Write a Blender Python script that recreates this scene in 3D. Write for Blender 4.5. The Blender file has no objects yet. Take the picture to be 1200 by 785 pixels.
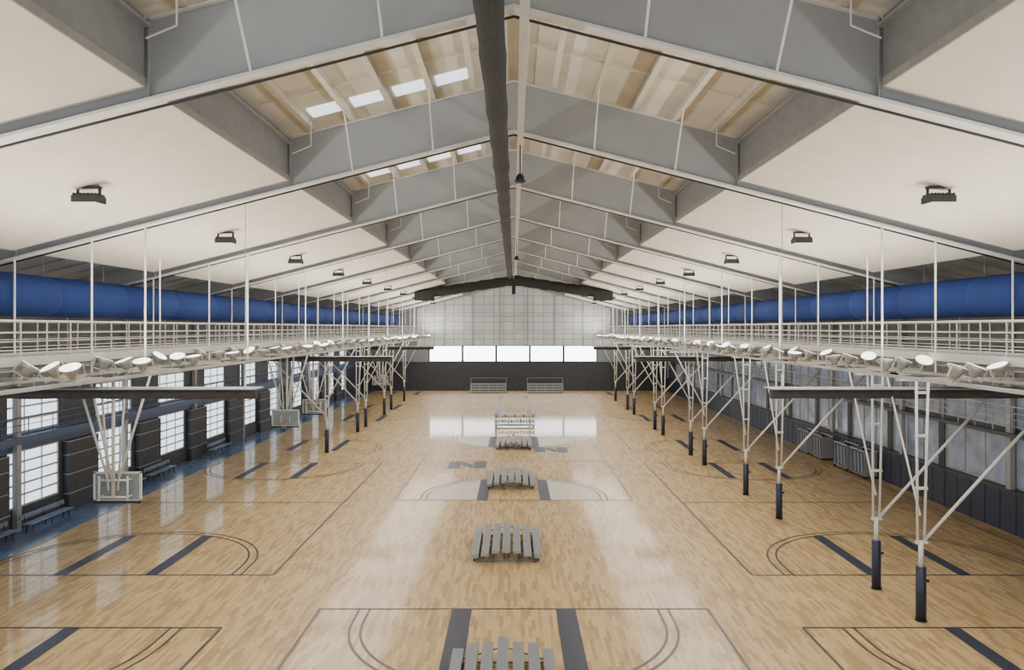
import bpy, bmesh, math, random
from mathutils import Vector, Matrix
random.seed(4)
S=bpy.context.scene
H=9.5
# ---------------------------------------------------------------- materials
def nt(name):
    m=bpy.data.materials.new(name); m.use_nodes=True
    return m, m.node_tree.nodes, m.node_tree.links, m.node_tree.nodes['Principled BSDF']
def mat(name,col,rough=0.6,metal=0.0,var=0.08,scale=3.0,emit=0,ecol=None,bump=0.0):
    m,n,l,b=nt(name)
    tc=n.new('ShaderNodeTexCoord'); no=n.new('ShaderNodeTexNoise'); no.inputs['Scale'].default_value=scale
    no.inputs['Detail'].default_value=4
    l.new(tc.outputs['Object'],no.inputs['Vector'])
    cr=n.new('ShaderNodeValToRGB')
    cr.color_ramp.elements[0].position=.3; cr.color_ramp.elements[1].position=.7
    cr.color_ramp.elements[0].color=[c*(1-var) for c in col]+[1]
    cr.color_ramp.elements[1].color=[min(1,c*(1+var)) for c in col]+[1]
    l.new(no.outputs['Fac'],cr.inputs['Fac']); l.new(cr.outputs['Color'],b.inputs['Base Color'])
    b.inputs['Roughness'].default_value=rough; b.inputs['Metallic'].default_value=metal
    if emit:
        b.inputs['Emission Color'].default_value=list(ecol or col)+[1]
        b.inputs['Emission Strength'].default_value=emit
    if bump:
        bp=n.new('ShaderNodeBump'); bp.inputs['Strength'].default_value=bump
        l.new(no.outputs['Fac'],bp.inputs['Height']); l.new(bp.outputs['Normal'],b.inputs['Normal'])
    return m
M={}
M['steel']=mat('grey_painted_steel',(.33,.34,.345),.5,var=.05,scale=.8)
M['steel_lt']=mat('light_grey_flange',(.66,.65,.62),.5)
M['white']=mat('white_painted_metal',(.74,.74,.72),.4,var=.03)
M['rail']=mat('catwalk_galvanised_rail',(.42,.41,.38),.5,var=.05)
M['cream']=mat('cream_purlin',(.68,.64,.55),.6)
M['panel']=mat('acoustic_panel_white',(.70,.635,.545),.9,var=.05,scale=1.2,bump=.15)
M['paneledge']=mat('panel_edge',(.30,.29,.27),.8)
M['deck']=mat('roof_insulation',(.72,.68,.59),.85,var=.07,scale=1.2)
M['fascia']=mat('grey_fascia',(.24,.245,.25),.7)
M['blue']=mat('blue_fabric_duct',(.005,.030,.17),.85,var=.12,scale=.6)
M['dark']=mat('black_curtain_fabric',(.024,.024,.025),.85,var=.3,scale=6)
M['greyroll']=mat('charcoal_vinyl_curtain',(.065,.065,.068),.7,var=.2,scale=4)
M['navy']=mat('navy_pad',(.02,.028,.06),.5)
M['navyline']=mat('navy_court_paint',(.035,.043,.075),.4,var=.05)
M['line']=mat('court_line_paint',(.075,.068,.06),.4,var=.05)
M['logo']=mat('grey_court_stain',(.60,.57,.50),.35,var=.03)
M['wall']=mat('wall_grey',(.24,.26,.295),.8)
M['wallblk']=mat('wall_charcoal',(.045,.05,.062),.6,var=.2)
M['trim']=mat('dark_frame',(.04,.045,.055),.4)
M['bluebeam']=mat('blue_grey_beam',(.06,.10,.19),.5)
M['alu']=mat('brushed_aluminium',(.30,.32,.35),.42,metal=.35,var=.06,scale=8)
M['win']=mat('window_daylight',(.8,.9,1),.2,emit=1.9,ecol=(.74,.87,1))
M['winb']=mat('window_daylight_back',(.8,.9,1),.2,emit=9.0,ecol=(.84,.93,1))
M['sky']=mat('skylight_panel',(.8,.9,1),.2,emit=1.6,ecol=(.84,.92,1))
M['dim']=mat('interior_glow_glass',(.12,.14,.18),.12,var=.8,scale=.9,emit=.12,ecol=(.7,.82,1))  # faint emission put in for the unmodelled room behind the panes
M['aisle']=mat('blue_rubber_floor',(.13,.20,.34),.2,var=.15)
M['lamp']=mat('lamp_lens',(1,1,1),.3,emit=2.5,ecol=(1,.98,.95))
M['lamp'].cycles.emission_sampling='NONE'
M['alum_ref']=mat('lamp_housing',(.36,.36,.35),.35,metal=.4)
M['black']=mat('black_metal',(.02,.02,.02),.5)
M['seat']=mat('blue_grey_chair',(.17,.22,.33),.5)
M['glass']=mat('backboard_glass',(.28,.33,.35),.1)
M['orange']=mat('rim_orange',(.6,.15,.03),.4)
M['net']=mat('net_white',(.55,.55,.55),.8)
m,n,l,b=nt('translucent_wall_panel')
tc=n.new('ShaderNodeTexCoord'); br=n.new('ShaderNodeTexBrick'); mp=n.new('ShaderNodeMapping')
mp.inputs['Rotation'].default_value=(math.radians(90),0,0)
l.new(tc.outputs['Object'],mp.inputs['Vector']); l.new(mp.outputs['Vector'],br.inputs['Vector'])
br.offset=0; br.inputs['Scale'].default_value=1; br.inputs['Brick Width'].default_value=1.5; br.inputs['Row Height'].default_value=1.3
br.inputs['Mortar Size'].default_value=.05
br.inputs['Color1'].default_value=(.46,.47,.47,1); br.inputs['Color2'].default_value=(.38,.39,.40,1); br.inputs['Mortar'].default_value=(.2,.21,.21,1)
l.new(br.outputs['Color'],b.inputs['Base Color']); l.new(br.outputs['Color'],b.inputs['Emission Color'])
b.inputs['Emission Strength'].default_value=.3; b.inputs['Roughness'].default_value=.5
M['trans']=m
# maple floor
m,n,l,b=nt('maple_gym_floor')
tc=n.new('ShaderNodeTexCoord'); mp=n.new('ShaderNodeMapping'); mp.inputs['Rotation'].default_value=(0,0,math.radians(90))
br=n.new('ShaderNodeTexBrick'); l.new(tc.outputs['Object'],mp.inputs['Vector']); l.new(mp.outputs['Vector'],br.inputs['Vector'])
br.offset=.37; br.offset_frequency=2; br.inputs['Scale'].default_value=1; br.inputs['Brick Width'].default_value=.9; br.inputs['Row Height'].default_value=.115
br.inputs['Mortar Size'].default_value=.002; br.inputs['Bias'].default_value=-.2
br.inputs['Color1'].default_value=(.66,.475,.225,1); br.inputs['Color2'].default_value=(.35,.215,.08,1); br.inputs['Mortar'].default_value=(.26,.16,.07,1)
no=n.new('ShaderNodeTexNoise'); no.inputs['Scale'].default_value=.25; no.inputs['Detail'].default_value=5; l.new(tc.outputs['Object'],no.inputs['Vector'])
mx=n.new('ShaderNodeMix'); mx.data_type='RGBA'; mx.blend_type='MULTIPLY'; mx.inputs[0].default_value=.3
cr=n.new('ShaderNodeValToRGB'); cr.color_ramp.elements[0].position=.3; cr.color_ramp.elements[0].color=(.76,.74,.70,1); cr.color_ramp.elements[1].position=.7
l.new(no.outputs['Fac'],cr.inputs['Fac']); l.new(br.outputs['Color'],mx.inputs[6]); l.new(cr.outputs['Color'],mx.inputs[7]); l.new(mx.outputs[2],b.inputs['Base Color'])
b.inputs['Roughness'].default_value=.5; b.inputs['Coat Weight'].default_value=.4; b.inputs['Coat Roughness'].default_value=.08
M['floor']=m

# ---------------------------------------------------------------- builder
class B:
    def __init__(s): s.v=[];s.f=[];s.m=[];s.mats=[];s.sm=[]
    def mi(s,k):
        if k not in s.mats: s.mats.append(k)
        return s.mats.index(k)
    def poly(s,pts,k):
        i=len(s.v); s.v+= [tuple(p) for p in pts]; s.f.append(tuple(range(i,i+len(pts)))); s.m.append(s.mi(k)); s.sm.append(False)
    def hexa(s,p,k):
        i=len(s.v); s.v+=[tuple(q) for q in p]; m=s.mi(k)
        for f in [(3,2,1,0),(4,5,6,7),(0,1,5,4),(1,2,6,5),(2,3,7,6),(3,0,4,7)]:
            s.f.append(tuple(i+a for a in f)); s.m.append(m); s.sm.append(False)
    def box(s,x0,x1,y0,y1,z0,z1,k):
        if x0>x1:x0,x1=x1,x0
        if y0>y1:y0,y1=y1,y0
        s.hexa([(x0,y0,z0),(x1,y0,z0),(x1,y1,z0),(x0,y1,z0),(x0,y0,z1),(x1,y0,z1),(x1,y1,z1),(x0,y1,z1)],k)
    def tube(s,a,b,r,k,seg=8,r2=None,cap=True):
        a=Vector(a);b=Vector(b);d=(b-a).normalized()
        u=d.orthogonal().normalized(); w=d.cross(u); r2=r if r2 is None else r2
        i=len(s.v); m=s.mi(k)
        for c,rr in((a,r),(b,r2)):
            for j in range(seg):
                t=2*math.pi*j/seg; s.v.append(tuple(c+u*math.cos(t)*rr+w*math.sin(t)*rr))
        for j in range(seg):
            j2=(j+1)%seg; s.f.append((i+j,i+j2,i+seg+j2,i+seg+j)); s.m.append(m); s.sm.append(seg>6)
        if cap:
            s.f.append(tuple(i+j for j in range(seg))[::-1]); s.m.append(m); s.sm.append(False)
            s.f.append(tuple(i+seg+j for j in range(seg))); s.m.append(m); s.sm.append(False)
    def loft(s,rings,k,smooth=True,cap=True):
        i=len(s.v); n=len(rings[0]); m=s.mi(k)
        for r in rings: s.v+=[tuple(p) for p in r]
        for a in range(len(rings)-1):
            for j in range(n):
                j2=(j+1)%n; s.f.append((i+a*n+j,i+a*n+j2,i+(a+1)*n+j2,i+(a+1)*n+j)); s.m.append(m); s.sm.append(smooth)
        if cap:
            s.f.append(tuple(i+j for j in range(n))[::-1]); s.m.append(m); s.sm.append(False)
            s.f.append(tuple(i+(len(rings)-1)*n+j for j in range(n))); s.m.append(m); s.sm.append(False)
    def mesh(s,name):
        me=bpy.data.meshes.new(name); me.from_pydata(s.v,[],s.f)
        for k in s.mats: me.materials.append(M[k])
        for p,mm,sm in zip(me.polygons,s.m,s.sm): p.material_index=mm; p.use_smooth=sm
        me.update(); return me
    def obj(s,name,loc=(0,0,0)):
        o=bpy.data.objects.new(name,s.mesh(name)); o.location=loc; S.collection.objects.link(o); return o
def inst(me,name,loc,rz=0,sx=1):
    o=bpy.data.objects.new(name,me); o.location=loc; o.rotation_euler=(0,0,rz); o.scale=(sx,sx,sx); S.collection.objects.link(o); return o

P=.255; ZB=16.14; ZT=18.1; WX=23.3; YB=121.0; YN=-2.0
RAF=[6.2+10.4*i for i in range(12)]
RAF[-1]=120.5
def zb(x): return ZB-P*abs(x)
def zt(x): return ZT-P*abs(x)
# ---------------------------------------------------------------- floor
b=B(); b.box(-WX,WX,YN,YB,-.2,0,'floor'); b.obj('floor')
b=B(); b.box(-WX,-20.9,10,YB,0.002,.02,'aisle'); b.obj('rubber_aisle_floor')
b=B(); zz=.012
def ln(x0,x1,y0,y1,k='line',z=zz): b.poly([(x0,y0,z),(x1,y0,z),(x1,y1,z),(x0,y1,z)],k)
def arc(cx,cy,r,a0,a1,w=.07,k='line',n=40,z=zz):
    for i in range(n):
        t0=a0+(a1-a0)*i/n;t1=a0+(a1-a0)*(i+1)/n
        b.poly([(cx+(r-w/2)*math.cos(t0),cy+(r-w/2)*math.sin(t0),z),(cx+(r+w/2)*math.cos(t0),cy+(r+w/2)*math.sin(t0),z),
                (cx+(r+w/2)*math.cos(t1),cy+(r+w/2)*math.sin(t1),z),(cx+(r-w/2)*math.cos(t1),cy+(r-w/2)*math.sin(t1),z)],k)
def court(cx,y0,y1,hw,fill=False,sw=.25):
    w=.045
    ln(cx-hw,cx+hw,y0-w,y0+w); ln(cx-hw,cx+hw,y1-w,y1+w)
    ln(cx-hw-w,cx-hw+w,y0,y1); ln(cx+hw-w,cx+hw+w,y0,y1)
    ym=(y0+y1)/2; ln(cx-hw,cx+hw,ym-w,ym+w)
    for ye,s in((y0,1),(y1,-1)):
        for sx in(-1,1):
            ln(cx+sx*1.75-sw,cx+sx*1.75+sw,min(ye,ye+s*5.8),max(ye,ye+s*5.8),'navyline',zz+.004)
        for R in(5.2,4.85):
            a0,a1=(0,math.pi) if s>0 else (math.pi,2*math.pi)
            arc(cx,ye+s*1.3,R,a0,a1,w=.08)
            for sx in(-1,1): ln(cx+sx*R-.04,cx+sx*R+.04,min(ye,ye+s*1.3),max(ye,ye+s*1.3))
        if fill:
            R=5.15
            for sx in(-1,1):
                pts=[(cx+sx*2.05,ye+s*.06,.007),(cx+sx*R,ye+s*.06,.007)]
                for i in range(25):
                    t=i/24*math.acos(2.05/R)
                    pts.append((cx+sx*R*math.cos(t),ye+s*1.3+s*R*math.sin(t),.007))
                if sx*s<0: pts=pts[::-1]
                b.poly(pts,'logo')
for cx in(-15.7,15.6):
    for y0 in(-.2,30.8,62.0,93.2): court(cx,y0,y0+25.6,6.45)
court(0,1.5,27.1,6.55,sw=.33); court(0,44.2,69.8,6.55,True,sw=.3); court(0,87,112.6,6.55)
for cx,yy in((-3.2,54.2),(2.9,61.2)):
    k='navyline'
    b.poly([(cx-1.3,yy,zz),(cx-.45,yy,zz),(cx-.45,yy+2.6,zz),(cx-1.3,yy+2.6,zz)],k)
    b.poly([(cx+.45,yy,zz),(cx+1.3,yy,zz),(cx+1.3,yy+2.6,zz),(cx+.45,yy+2.6,zz)],k)
    b.poly([(cx-.4,yy+1.4,zz),(cx+.4,yy,zz),(cx+.4,yy+1.4,zz),(cx-.4,yy+2.6,zz)],k)
b.obj('court_markings')

# ---------------------------------------------------------------- roof
b=B()
for s in(-1,1):
    b.hexa([(0,YN,ZT),(s*WX,YN,zt(WX)),(s*WX,YB,zt(WX)),(0,YB,ZT),(0,YN,ZT+.3),(s*WX,YN,zt(WX)+.3),(s*WX,YB,zt(WX)+.3),(0,YB,ZT+.3)],'deck')
b.obj('ceiling')
b=B()
for s in(-1,1):
    for k in range(0,17):
        x=s*(k*1.35+(.35 if k==0 else 0))
        if abs(x)>22.8: continue
        b.box(x-.04,x+.04,YN,YB-.3,zt(x)-.27,zt(x)-.02,'cream'); b.box(x-.09,x+.09,YN,YB-.3,zt(x)-.28,zt(x)-.25,'cream')
    for r in RAF[:-1]:
        for q in(3.4,7.0):
            b.hexa([(s*.35,r+q-.03,zt(.35)-.16),(s*7.5,r+q-.03,zt(7.5)-.16),(s*7.5,r+q+.03,zt(7.5)-.16),(s*.35,r+q+.03,zt(.35)-.16),
                    (s*.35,r+q-.03,zt(.35)-.1),(s*7.5,r+q-.03,zt(7.5)-.1),(s*7.5,r+q+.03,zt(7.5)-.1),(s*.35,r+q+.03,zt(.35)-.1)],'cream')
b.obj('roof_purlins')
b=B()
for r in RAF[1:-1]:
    for k in range(1,5):
        x0=-(k*1.35+.14);x1=-(k*1.35+1.15); ya,yb=r-1.65,r-.75
        b.hexa([(x0,ya,zt(x0)-.06),(x1,ya,zt(x1)-.06),(x1,yb,zt(x1)-.06),(x0,yb,zt(x0)-.06),(x0,ya,zt(x0)-.01),(x1,ya,zt(x1)-.01),(x1,yb,zt(x1)-.01),(x0,yb,zt(x0)-.01)],'sky')
b.obj('skylight_strip')
for r in RAF:
    b=B(); hw=.015
    for s in(-1,1):
        X=23.0
        b.hexa([(0,r-hw,ZB),(s*X,r-hw,zb(X)),(s*X,r+hw,zb(X)),(0,r+hw,ZB),(0,r-hw,ZT-.28),(s*X,r-hw,zt(X)-.28),(s*X,r+hw,zt(X)-.28),(0,r+hw,ZT-.28)],'steel')
        for (zo,th,k,w) in((0,.07,'steel_lt',.16),(ZT-ZB-.30,.03,'steel_lt',.14)):
            b.hexa([(0,r-w,ZB+zo-th),(s*X,r-w,zb(X)+zo-th),(s*X,r+w,zb(X)+zo-th),(0,r+w,ZB+zo-th),(0,r-w,ZB+zo),(s*X,r-w,zb(X)+zo),(s*X,r+w,zb(X)+zo),(0,r+w,ZB+zo)],k)
        for x in(7.5,16.7,20):
            b.box(s*x-.01,s*x+.01,r-.14,r+.14,zb(x),zt(x)-.3,'steel')
        for x in(2.7,5.4):
            b.tube((s*x,r-.12,zb(x)),(s*x,r-1.5,zt(x)-.28),.03,'white',5)
            b.tube((s*x,r+.12,zb(x)),(s*x,r+1.5,zt(x)-.28),.03,'white',5)
        b.tube((s*6.6,r-.9,zt(6.6)-.2),(s*6.6,r-.9,zt(6.6)-1.0),.02,'white',5); b.tube((s*6.6,r-.9,zt(6.6)-1.0),(s*7.2,r-.9,zt(6.6)-1.25),.02,'white',5)
        b.tube((0,r+.36,ZB-.06),(s*X,r+.36,zb(X)-.06),.03,'black',6)
        b.box(s*23.05,s*23.28,r-.17,r+.17,0,zb(23)+1.2,'steel')
    b.obj('steel_rafter_frame')
o=.17
for a,c in zip(RAF[:-1],RAF[1:]):
    for s in(-1,1):
        b=B(); y0=a+.7;y1=c-.35; xa,xb=7.5,16.6
        b.hexa([(s*xa,y0,zb(xa)+o),(s*xb,y0,zb(xb)+o),(s*xb,y1,zb(xb)+o),(s*xa,y1,zb(xa)+o),
                (s*xa,y0,zb(xa)+o+.12),(s*xb,y0,zb(xb)+o+.12),(s*xb,y1,zb(xb)+o+.12),(s*xa,y1,zb(xa)+o+.12)],'panel')
        e=.03
        for (u0,u1,v0,v1) in((xa-e,xa,y0,y1),(xb,xb+e,y0,y1),(xa,xb,y0-e,y0),(xa,xb,y1,y1+e)):
            b.hexa([(s*u0,v0,zb(u0)+o-.02),(s*u1,v0,zb(u1)+o-.02),(s*u1,v1,zb(u1)+o-.02),(s*u0,v1,zb(u0)+o-.02),
                (s*u0,v0,zb(u0)+o+.16),(s*u1,v0,zb(u1)+o+.16),(s*u1,v1,zb(u1)+o+.16),(s*u0,v1,zb(u0)+o+.16)],'paneledge')
        for x in(8.1,12.15,16.2):
            for y in(y0+1,y1-1): b.tube((s*x,y,zb(x)+o+.1),(s*x,y,zt(x)-.25),.02,'steel',5)
        b.obj('acoustic_ceiling_panel')
        b=B(); u0,u1=16.9,23.0; y0=a+.2;y1=c-.2; oo=.75
        b.hexa([(s*u0,y0,zb(u0)+oo),(s*u1,y0,zb(u1)+oo),(s*u1,y1,zb(u1)+oo),(s*u0,y1,zb(u0)+oo),
                (s*u0,y0,zb(u0)+oo+.05),(s*u1,y0,zb(u1)+oo+.05),(s*u1,y1,zb(u1)+oo+.05),(s*u0,y1,zb(u0)+oo+.05)],'steel')
        for j in range(1,6):
            y=y0+(y1-y0)*j/6; b.hexa([(s*u0,y-.05,zb(u0)+oo-.08),(s*u1,y-.05,zb(u1)+oo-.08),(s*u1,y+.05,zb(u1)+oo-.08),(s*u0,y+.05,zb(u0)+oo-.08),
                (s*u0,y-.05,zb(u0)+oo),(s*u1,y-.05,zb(u1)+oo),(s*u1,y+.05,zb(u1)+oo),(s*u0,y+.05,zb(u0)+oo)],'steel')
        b.obj('metal_soffit_panel')
for s in(-1,1):
    b=B()
    for a,c in zip(RAF[:-1],RAF[1:]):
        b.box(s*7.56,s*7.62,a+.2,c-.2,zb(7.5)+.32,zt(7.5)-.3,'fascia')
        b.box(s*7.4,s*7.62,a+.2,c-.2,zt(7.5)-.55,zt(7.5)-.5,'steel')
    b.obj('ceiling_fascia')
# ---------------------------------------------------------------- walls
HW=zt(WX)+.3
def sidewall(s,name,bands,wins):
    b=B(); xo=s*(WX+.35); xi=s*WX
    for z0,z1,k,w in bands:
        if not w: b.box(xi,xo,YN,YB,z0,z1,k)
        else:
            y=YN
            for a,c in wins:
                b.box(xi,xo,y,a,z0,z1,k); y=c
            b.box(xi,xo,y,YB,z0,z1,k)
    return b.obj(name)
WL=[(36.9-7.85+7.85*i,36.9-7.85+7.85*i+4.3) for i in range(-2,11)]
sidewall(-1,'wall_left',[(0,1.0,'wallblk',0),(1.0,3.7,'wallblk',1),(3.7,4.5,'bluebeam',0),(4.5,6.4,'wallblk',1),(6.4,HW,'wall',0)],WL)
WR=[(20+6.0*i,20+6.0*i+5.4) for i in range(16)]
sidewall(1,'wall_right',[(0,2.0,'wallblk',0),(2.0,4.4,'wallblk',1),(4.4,4.8,'trim',0),(4.8,6.6,'wall',1),(6.6,HW,'wall',0)],WR)
wn=0
for s,W in((-1,WL),(1,WR)):
    for a,c in W:
        for (z0,z1) in(((1.0,3.7),(4.5,6.4)) if s<0 else ((2.0,4.4),(4.8,6.6))):
            b=B(); wn+=1; x=s*(WX+.12)
            k='win' if s<0 else 'dim'
            b.box(x,x+s*.03,a,c,z0,z1,k)
            fk='rail'; nc=3
            for j in range(nc+1):
                y=a+.04+(c-a-.08)*j/nc; t=.06 if j in(0,nc) else .03
                b.box(x-s*.05,x,y-t,y+t,z0,z1,fk)
            nz=(5 if z0<3 else 3) if s<0 else 1
            for j in range(nz+1):
                z=z0+.04+(z1-z0-.08)*j/nz; b.box(x-s*.045,x,a,c,z-.045,z+.045,fk)
            b.obj('window_%d'%wn)
for (a,c),(a2,c2) in zip(WL[:-1],WL[1:]):
    b=B(); b.box(-WX+.02,-WX+.3,c+.3,a2-.3,0,3.65,'wallblk')
    for z in(0.9,1.9,2.9,3.6): b.box(-WX+.01,-WX+.33,c+.28,a2-.28,z,z+.04,'steel')
    b.obj('padded_pier')
b=B(); b.box(-WX+.01,-WX+.35,YN,YB,4.05,4.4,'bluebeam')
for j in range(60):
    b.tube((-WX+.32,2*j,4.4),(-WX+.32,2*j,5.3),.025,'bluebeam',6)
for z in(4.65,4.95,5.3): b.tube((-WX+.32,YN,z),(-WX+.32,YB,z),.02 if z<5.2 else .035,'bluebeam',6)
b.obj('balcony_ledge')
b=B(); b.box(WX-.35,WX-.01,10,YB,0,1.9,'navy'); b.box(WX-.4,WX-.005,10,YB,1.9,1.97,'trim')
for j in range(90): b.box(WX-.37,WX-.34,11+1.22*j,11.03+1.22*j,0,1.9,'black')
b.obj('wall_padding')
b=B()
for z in(4.95,5.25,5.55,5.85): b.tube((WX-.3,10,z),(WX-.3,YB,z),.02 if z<5.8 else .04,'rail',6)
y=10
while y<YB:
    b.tube((WX-.3,y,4.6),(WX-.3,y,5.85),.03,'rail',6); y+=1.5
b.box(WX-.5,WX-.01,10,YB,4.45,4.62,'trim')
b.obj('gallery_railing')
b=B()
b.box(-WX,WX,YB,YB+.4,0,4.0,'wallblk'); b.box(-WX,WX,YB,YB+.4,4.0,4.36,'trim')
b.box(-WX,-12.8,YB,YB+.4,4.36,6.8,'wall'); b.box(12.6,WX,YB,YB+.4,4.36,6.8,'wall')
def gable(x0,x1,k):
    pts=[x0]+([0] if x0<0<x1 else [])+[x1]
    fr=[(x0,YB,6.8),(x1,YB,6.8)]+[(x,YB,zt(x)) for x in pts[::-1]]
    b.poly(fr,k)
gable(-WX,-14.6,'wall'); gable(-14.6,14.6,'trans'); gable(14.6,WX,'wall')
for x in range(-14,15,4): b.box(x*1.04-.07,x*1.04+.07,YB-.12,YB-.01,6.8,zt(x)-.3,'steel')
for z in(8.6,11.2): b.box(-14.6,14.6,YB-.1,YB-.02,z,z+.1,'steel')
for j in range(38): b.box(-23.1+1.22*j,-23.07+1.22*j,YB-.05,YB-.001,0,2.4,'black')
b.obj('wall_back')
for j in range(5):
    b=B(); wn+=1; x0=-12.8+j*5.08; x1=x0+5.08
    b.box(x0+.1,x1-.1,YB+.1,YB+.14,4.45,6.72,'winb')
    for x in(x0+.07,x1-.07): b.box(x-.09,x+.09,YB-.03,YB+.12,4.36,6.8,'trim')
    for z in(4.41,6.76): b.box(x0,x1,YB-.03,YB+.12,z-.05,z+.05,'trim')
    b.obj('window_%d'%wn)
# ---------------------------------------------------------------- blue ducts
for s in(-1,1):
    b=B(); X=s*17.6; rings=[]
    y=4; seg=24
    while y<116:
        for dy,rr in((0,.72),(.05,.70),(.12,.70),(.17,.72),(2.9,.725),(5.0,.72)):
            rings.append([(X+rr*math.cos(2*math.pi*j/seg),y+dy,10.66+1.06*rr*math.sin(2*math.pi*j/seg)) for j in range(seg)])
        y+=5.2
    b.loft(rings,'blue')
    for r in RAF[1:-1]:
        for q in(-3,3): b.tube((X,r+q,11.2),(X,r+q,zb(X)+.75),.015,'steel',5)
    b.obj('air_duct')
# ---------------------------------------------------------------- catwalks
for s in(-1,1):
    b=B()
    b.box(s*14.2,s*16.8,6,118,8.5,8.58,'steel')
    for x in(14.2,16.8):
        b.box(s*x-.05,s*x+.05,6,118,8.40,8.66,'rail')
        for z in(8.85,9.1,9.35,9.7):
            b.tube((s*x,6,z),(s*x,118,z),.018 if z<9.6 else .03,'rail',6)
        y=6.2
        while y<118:
            b.tube((s*x,y,8.6),(s*x,y,9.7),.026,'rail',6); y+=1.3
    for x in(12.4,14.4,18.4,20.8): b.box(s*x-.04,s*x+.04,6,118,7.87,7.97,'rail')
    y=7.5
    while y<118:
        b.box(s*11.8,s*21.5,y-.045,y+.045,7.97,8.07,'rail')
        b.tube((s*14.4,y,8.05),(s*14.3,y,8.5),.035,'rail',6); b.tube((s*16.7,y,8.05),(s*16.7,y,8.5),.035,'rail',6)
        y+=5.2
    for r in RAF[:-1]:
        for x in(12.4,14.2,16.8,20.8):
            b.tube((s*x,r,8.0),(s*x,r,zb(x)-.07),.035,'white',6)
        b.tube((s*14.2,r+5.2,8.5),(s*14.2,r+5.2,zb(14.2)+o),.025,'white',6)
    b.obj('catwalk')
# floodlights
b=B()
seg=14
def ring(r,z): return [(r*math.cos(2*math.pi*j/seg),r*math.sin(2*math.pi*j/seg),z) for j in range(seg)]
b.loft([ring(.08,-.28),ring(.14,-.24),ring(.2,-.05),ring(.36,.12)],'alum_ref',cap=True)
b.loft([ring(.33,.121),ring(.33,.135)],'lamp')
b.box(-.4,-.37,-.03,.03,-.3,.12,'rail'); b.box(.37,.4,-.03,.03,-.3,.12,'rail'); b.box(-.4,.4,-.03,.03,-.34,-.3,'rail')
b.box(-.04,.04,-.04,.04,-.46,-.34,'rail')
fm=b.mesh('floodlight')
for s in(-1,1):
    y=14.0
    while y<116:
        for dx,ry in((0,.35),(1.0,-.5),(-.8,.1)):
            q=inst(fm,'floodlight',(s*(12.9+dx),y+dx*.6,8.33),sx=.82); q.rotation_euler=(random.uniform(-.3,.4),ry*s+random.uniform(-.2,.2),random.uniform(0,1))
        y+=4.2
# high bay lights
b=B()
b.box(-.34,.34,-.28,.28,-.42,-.24,'black')
for j in range(7): b.box(-.31+.1*j,-.29+.1*j,-.26,.26,-.24,-.17,'black')
b.box(-.30,.30,-.24,.24,-.43,-.42,'steel_lt')
for x in(-.3,.3): b.box(x-.03,x+.03,-.03,.03,-.24,0.02,'black')
b.box(-.32,.32,-.1,.1,-.02,.04,'black')
hb=b.mesh('high_bay_light')
for s in(-1,1):
    for i,a in enumerate(RAF[:-1]):
        y=a+5.3; x=11.6
        inst(hb,'high_bay_light',(s*x,y,zb(x)+.14))
        L=bpy.data.lights.new('ceiling_fill_light','AREA'); L.shape='RECTANGLE'; L.size=6.0; L.size_y=8.5; L.energy=540; L.color=(1,.96,.89)  # added broad fill for the floor, far larger than the unlit fixture
        q=bpy.data.objects.new('ceiling_fill_light',L); q.location=(s*x,y,zb(x)-.95); S.collection.objects.link(q)
        U=bpy.data.lights.new('uplight_lamp','AREA'); U.shape='RECTANGLE'; U.size=.5; U.size_y=9; U.energy=620; U.color=(1,.955,.885)
        q=bpy.data.objects.new('uplight_lamp',U); q.location=(s*12.8,y,8.75); q.rotation_euler=(0,s*(math.pi-.5),0); S.collection.objects.link(q)
# ---------------------------------------------------------------- divider curtains (rolled)
def bundle(p0,p1,rad,n=60,seg=12,v=.05,k='dark'):
    b=B(); p0=Vector(p0);p1=Vector(p1); rings=[]; d=(p1-p0)
    dn=d.normalized(); up=Vector((0,0,1)); side=dn.cross(up).normalized(); upn=side.cross(dn)
    prof=[random.uniform(-v,v) for _ in range(seg)]
    for i in range(n+1):
        t=i/n; c=p0+d*t
        rr=rad*(1+.05*math.sin(i*1.1)+random.uniform(-v,v)*.5)
        rings.append([c+side*math.cos(2*math.pi*j/seg)*rr*(1+prof[j]+random.uniform(-v,v)*.6)+upn*math.sin(2*math.pi*j/seg)*rr*1.1*(1+prof[j]+random.uniform(-v,v)*.6) for j in range(seg)])
    b.loft(rings,k)
    return b
for s in(-1,1):
    for y in(28.1,59.2,90.4):
        b=bundle((s*9.0,y,7.2),(s*22.3,y,7.2),.17,n=50,k='greyroll')
        b.box(s*8.9,s*22.3,y-.5,y+.5,7.36,7.40,'steel')
        for x in(9.4,12.4,16.8,20.8): b.tube((s*x,y,7.3),(s*x,y,7.87),.03,'white',6)
        b.tube((s*9.4,y,7.4),(s*9.4,y,zb(9.4)+o),.012,'steel',5)
        b.obj('divider_curtain')
b=bundle((-.42,5,15.1),(-.42,88,15.1),.27,n=130)
for i in range(16):
    y=7+i*5.2; b.tube((-.42,y,15.3),(-.42,y,ZT-.2),.02,'steel',5)
b.box(-.5,-.34,5,88,15.38,15.5,'dark')
b.obj('gathered_divider_curtain')
b=bundle((0,88.6,14.75),(-10.6,88.6,13.15),.5,n=40)
r1=bundle((0,88.6,14.75),(10.6,88.6,13.15),.5,n=40)
off=len(b.v); b.v+=r1.v; b.f+=[tuple(a+off for a in f) for f in r1.f]; b.m+=r1.m; b.sm+=r1.sm
for x in(-10,-6,-2,2,6,10): b.tube((x,88.6,14.75-.15*abs(x)),(x,89.4,zb(x)),.04,'steel',5)
for s in(-1,1): b.box(s*8.8,s*10.9,88.1,89.1,12.5,13.5,'dark')
b.box(-.2,.2,88.3,88.9,13.2,14.6,'dark')
b.obj('cross_divider_curtain')
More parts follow.
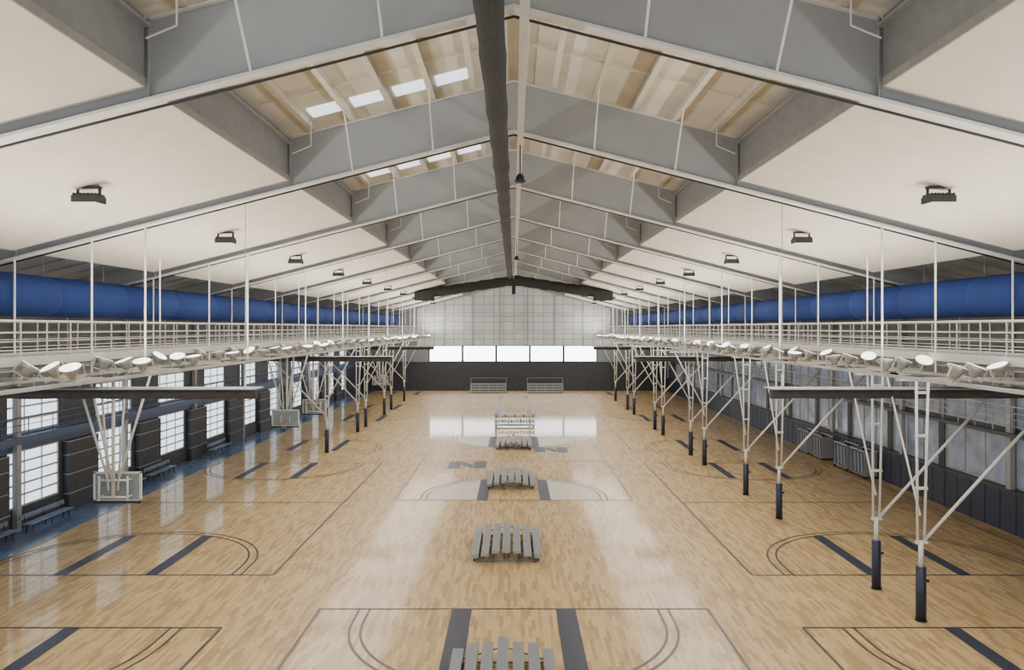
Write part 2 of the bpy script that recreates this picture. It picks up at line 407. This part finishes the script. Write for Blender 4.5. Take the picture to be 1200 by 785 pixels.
b=B(); b.box(.12,.32,YN,120,ZB-.35,ZB-.2,'steel_lt')
b.obj('ridge_cable_tray')
for y in(27.6,59):
    b=B(); z=14.6
    b.tube((.22,y,z+.2),(.22,y,ZB-.36),.02,'black',6)
    b.loft([[(.22+r*math.cos(t*math.pi/6),y+r*math.sin(t*math.pi/6),z+dz) for t in range(12)] for r,dz in((.06,.2),(.13,.12),(.15,0),(.22,-.08),(.15,-.12))],'black')
    b.obj('hanging_speaker')
# ---------------------------------------------------------------- volleyball posts
def vpost(x,y,s,both=False):
    b=B()
    b.tube((0,0,.04),(0,0,1.75),.16,'navy',14)
    b.tube((0,0,.017),(0,0,.04),.19,'black',14)
    b.tube((0,0,1.75),(0,0,2.6),.08,'white',10)
    b.tube((-.11,0,2.5),(-.15,0,7.86),.045,'white',8); b.tube((.11,0,2.5),(.24,0,7.86),.045,'white',8)
    for z in(2.55,4.3,6.0,7.4): b.box(-.17,.2,-.06,.06,z-.04,z+.04,'white')
    b.tube((.1,0,2.6),(s*4.9,0,7.86),.055,'white',8)
    if both: b.tube((0,0,3.9),(-s*2.1,0,7.86),.045,'white',8)
    b.tube((0,.05,3.4),(0,2.4,7.86),.035,'white',6)
    b.box(-2.4 if both else -.8,.8,-.05,.05,7.78,7.86,'white')
    b.box(-5.0*(s<0),5.0*(s>0),-.05,.05,7.78,7.86,'white')
    b.tube((0,0,1.3),(s*.25,0,1.3),.05,'black',6)
    b.obj('volleyball_post',(x,y,0))
for y in(26,29.2,39.9,45.6,55.5,59.8,70.9,75,88,93,104): vpost(13.2,y,1,y>50)
for y in(61,73,77,88,93,104): vpost(-14.2,y,-1,True)
# ---------------------------------------------------------------- hoops
def hoop(x,y,d):
    b=B()
    b.box(-.9,.9,-.02,.02,2.75,3.82,'glass')
    for q in(-.9,.9): b.box(q-.04,q+.04,-.04,.04,2.72,3.85,'white')
    for z in(2.74,3.83): b.box(-.94,.94,-.04,.04,z-.035,z+.035,'white')
    b.box(-.92,.92,-.06,.06,2.64,2.74,'navy')
    for q in(-.3,.3): b.box(q-.02,q+.02,d*.03-.012,d*.03+.012,3.0,3.45,'white')
    c=(0,d*.42); n=20
    for i in range(n):
        t0=2*math.pi*i/n;t1=2*math.pi*(i+1)/n
        b.tube((.23*math.cos(t0),c[1]+.23*math.sin(t0),3.05),(.23*math.cos(t1),c[1]+.23*math.sin(t1),3.05),.014,'orange',5)
        if i%2==0: b.tube((.23*math.cos(t0),c[1]+.23*math.sin(t0),3.05),(.12*math.cos(t1),c[1]+.12*math.sin(t1),2.62),.006,'net',4)
    b.box(-.1,.1,min(0,d*.2),max(0,d*.2),2.98,3.08,'orange')
    yb=-d*.35
    for q in(-.55,.55):
        b.tube((q,0,2.95),(q,yb,2.95),.035,'white',6); b.tube((q,0,3.6),(q,yb,3.6),.035,'white',6); b.tube((q,yb,2.8),(q,yb,3.75),.045,'white',8)
    for z in(2.95,3.6): b.tube((-.55,yb,z),(.55,yb,z),.045,'white',8)
    b.tube((0,yb,2.9),(0,yb,7.86),.07,'white',10)
    b.tube((-.18,yb,3.2),(-.5,yb,7.86),.045,'white',8); b.tube((.18,yb,3.2),(.5,yb,7.86),.045,'white',8)
    b.tube((-.2,yb,3.6),(-1.5,yb,7.86),.05,'white',8); b.tube((.2,yb,3.6),(1.5,yb,7.86),.05,'white',8)
    b.tube((0,yb,3.4),(0,yb-d*1.8,7.86),.05,'white',8)
    b.box(-2.3,2.6,yb-.05,yb+.05,7.78,7.86,'white')
    b.obj('basketball_hoop',(x,y,0))
hoop(-15.5,31.4,1); hoop(-15.7,55.2,-1); hoop(-15.7,63.2,1); hoop(-15.7,94.4,1)
# ---------------------------------------------------------------- bleachers
def bleacher(x,y):
    b=B(); L=4.6
    pl=[(-1.28,.30),(-.86,.40),(-.43,.48),(0,.56),(.43,.48),(.86,.40),(1.28,.30)]
    for i,(px,pz) in enumerate(pl):
        q_=(.0,.14,.04,.2,.02,.16,.0)[i]; W=.155
        b.box(px-W,px+W,-L/2-q_+.1,L/2+q_-.1,pz,pz+.045,'alu')
        for q in(-W,W-.02): b.box(px+q,px+q+.02,-L/2-q_+.1,L/2+q_-.1,pz-.09,pz,'alu')
        for q in(-.05,.05): b.box(px+q-.006,px+q+.006,-L/2-q_+.1,L/2+q_-.1,pz+.045,pz+.052,'alu')
        for ye in(-L/2-q_+.09,L/2+q_-.1): b.box(px-W,px+W,ye,ye+.01,pz-.09,pz+.045,'steel')
    for yy in(-L/2+.35,-L/6,L/6,L/2-.35):
        b.tube((-1.35,yy,.05),(1.35,yy,.05),.03,'alu',6)
        for px,pz in pl: b.tube((px,yy,.05),(px,yy,pz),.025,'alu',6)
        b.tube((-1.28,yy,.1),(0,yy,.5),.022,'alu',6); b.tube((1.28,yy,.1),(0,yy,.5),.022,'alu',6)
    for yy in(-L/2+.35,L/2-.35):
        for xx in(-1.3,1.3): b.tube((xx,yy-.04,.06),(xx,yy+.04,.06),.043,'black',10)
    b.obj('aluminium_bleacher',(x,y,0))
for x,y in((-.3,20.7),(-.3,34.6),(-.15,49.3),(.0,64.6)): bleacher(x,y)
b=B()
b.box(-1.9,1.9,-.6,.6,.15,.22,'steel')
for x in(-1.8,1.8):
    for y in(-.5,.5): b.tube((x,y-.03,.08),(x,y+.03,.08),.08,'black',10)
for x in(-1.9,-.6,.6,1.9):
    b.tube((x,0,.2),(x,0,1.25),.03,'rail',6)
for z in(.4,.9): b.tube((-1.9,0,z),(1.9,0,z),.03,'rail',6)
for z in(.4,.9):
    for i in range(13):
        x=-1.75+.29*i
        for sy in(-1,1):
            rr=.13
            b.loft([[(x+rr*math.sin(p)*math.cos(t*math.pi/4),sy*.16+rr*math.sin(p)*math.sin(t*math.pi/4),z+.16+rr*math.cos(p)) for t in range(8)] for p in(.2,.8,1.4,2.0,2.6,3.0)],'net' if (i+int(z*10))%3 else 'seat')
b.obj('volleyball_rack',(.1,77,0))
def bench(x,y):
    b=B()
    for q in(-.2,.05): b.box(q,q+.18,-1.8,1.8,.43,.48,'seat')
    b.box(.28,.32,-1.8,1.8,.65,.85,'seat')
    for yy in(-1.5,0,1.5):
        b.tube((-.18,yy,0.02),(-.1,yy,.43),.03,'black',6); b.tube((.2,yy,.02),(.1,yy,.43),.03,'black',6); b.tube((.22,yy,.4),(.3,yy,.8),.025,'black',6)
    b.obj('player_bench',(x,y,.02)).rotation_euler=(0,0,math.pi)
for y in(34,38.5,46.5,50.8,61): bench(-22.3,y)
def cart(x,y):
    b=B()
    b.box(-.4,.4,-1.1,1.1,.15,.2,'steel')
    for yy in(-1,1):
        b.box(-.4,.4,yy*1.08-.02,yy*1.08+.02,.2,1.7,'steel')
        for xx in(-.35,.35): b.tube((xx,yy-.03,.075),(xx,yy+.03,.075),.075,'black',8)
    for i in range(12):
        yy=-1+i*.17
        b.hexa([(-.32,yy,.25),(.32,yy,.25),(.32,yy+.04,.25),(-.32,yy+.04,.25),(-.32,yy+.12,1.5),(.32,yy+.12,1.5),(.32,yy+.16,1.5),(-.32,yy+.16,1.5)],'seat' if i%3 else 'steel_lt')
    b.tube((-.4,-1.08,1.7),(-.4,1.08,1.7),.03,'white',6); b.tube((.4,-1.08,1.7),(.4,1.08,1.7),.03,'white',6)
    b.obj('folding_chair_cart',(x,y,0))
for y in(51.5,54.2,58.5,61.2): cart(22.45,y)
for x in(-3.7,4.6):
    b=B()
    for i in range(4):
        yy=-.2+.55*i; z=.3+.32*i
        b.box(-2.6,2.6,yy,yy+.28,z,z+.05,'alu'); b.box(-2.6,2.6,yy-.02,yy+.0,z-.16,z+.05,'alu')
        b.box(-2.6,2.6,yy+.28,yy+.5,z-.14,z-.1,'steel')
        for q in(-2.5,-1.25,0,1.25,2.5): b.tube((q,yy+.14,0.03),(q,yy+.14,z),.035,'alu',6)
    for q in(-2.5,-1.25,0,1.25,2.5): b.tube((q,-.1,.05),(q,1.6,.05),.035,'alu',6)
    for q in(-2.6,2.6):
        b.tube((q,-.1,.3),(q,1.6,2.0),.035,'seat',6); b.tube((q,1.6,0),(q,1.6,2.1),.035,'seat',6)
    b.tube((-2.6,1.6,2.1),(2.6,1.6,2.1),.035,'seat',6)
    b.obj('spectator_bleacher',(x,116.5,0))

# ---------------------------------------------------------------- world, camera
w=bpy.data.worlds.new('World'); S.world=w; w.use_nodes=True
w.node_tree.nodes['Background'].inputs[0].default_value=(.88,.93,1,1); w.node_tree.nodes['Background'].inputs[1].default_value=1.5
cam=bpy.data.cameras.new('camera'); co=bpy.data.objects.new('camera',cam); S.collection.objects.link(co)
co.location=(0,0,H); co.rotation_euler=(math.radians(90),0,0)
cam.sensor_width=36; cam.lens=940/1200*36; cam.shift_x=-2/1200; cam.shift_y=-8.5/1200; cam.clip_end=400; cam.clip_start=.1
S.camera=co
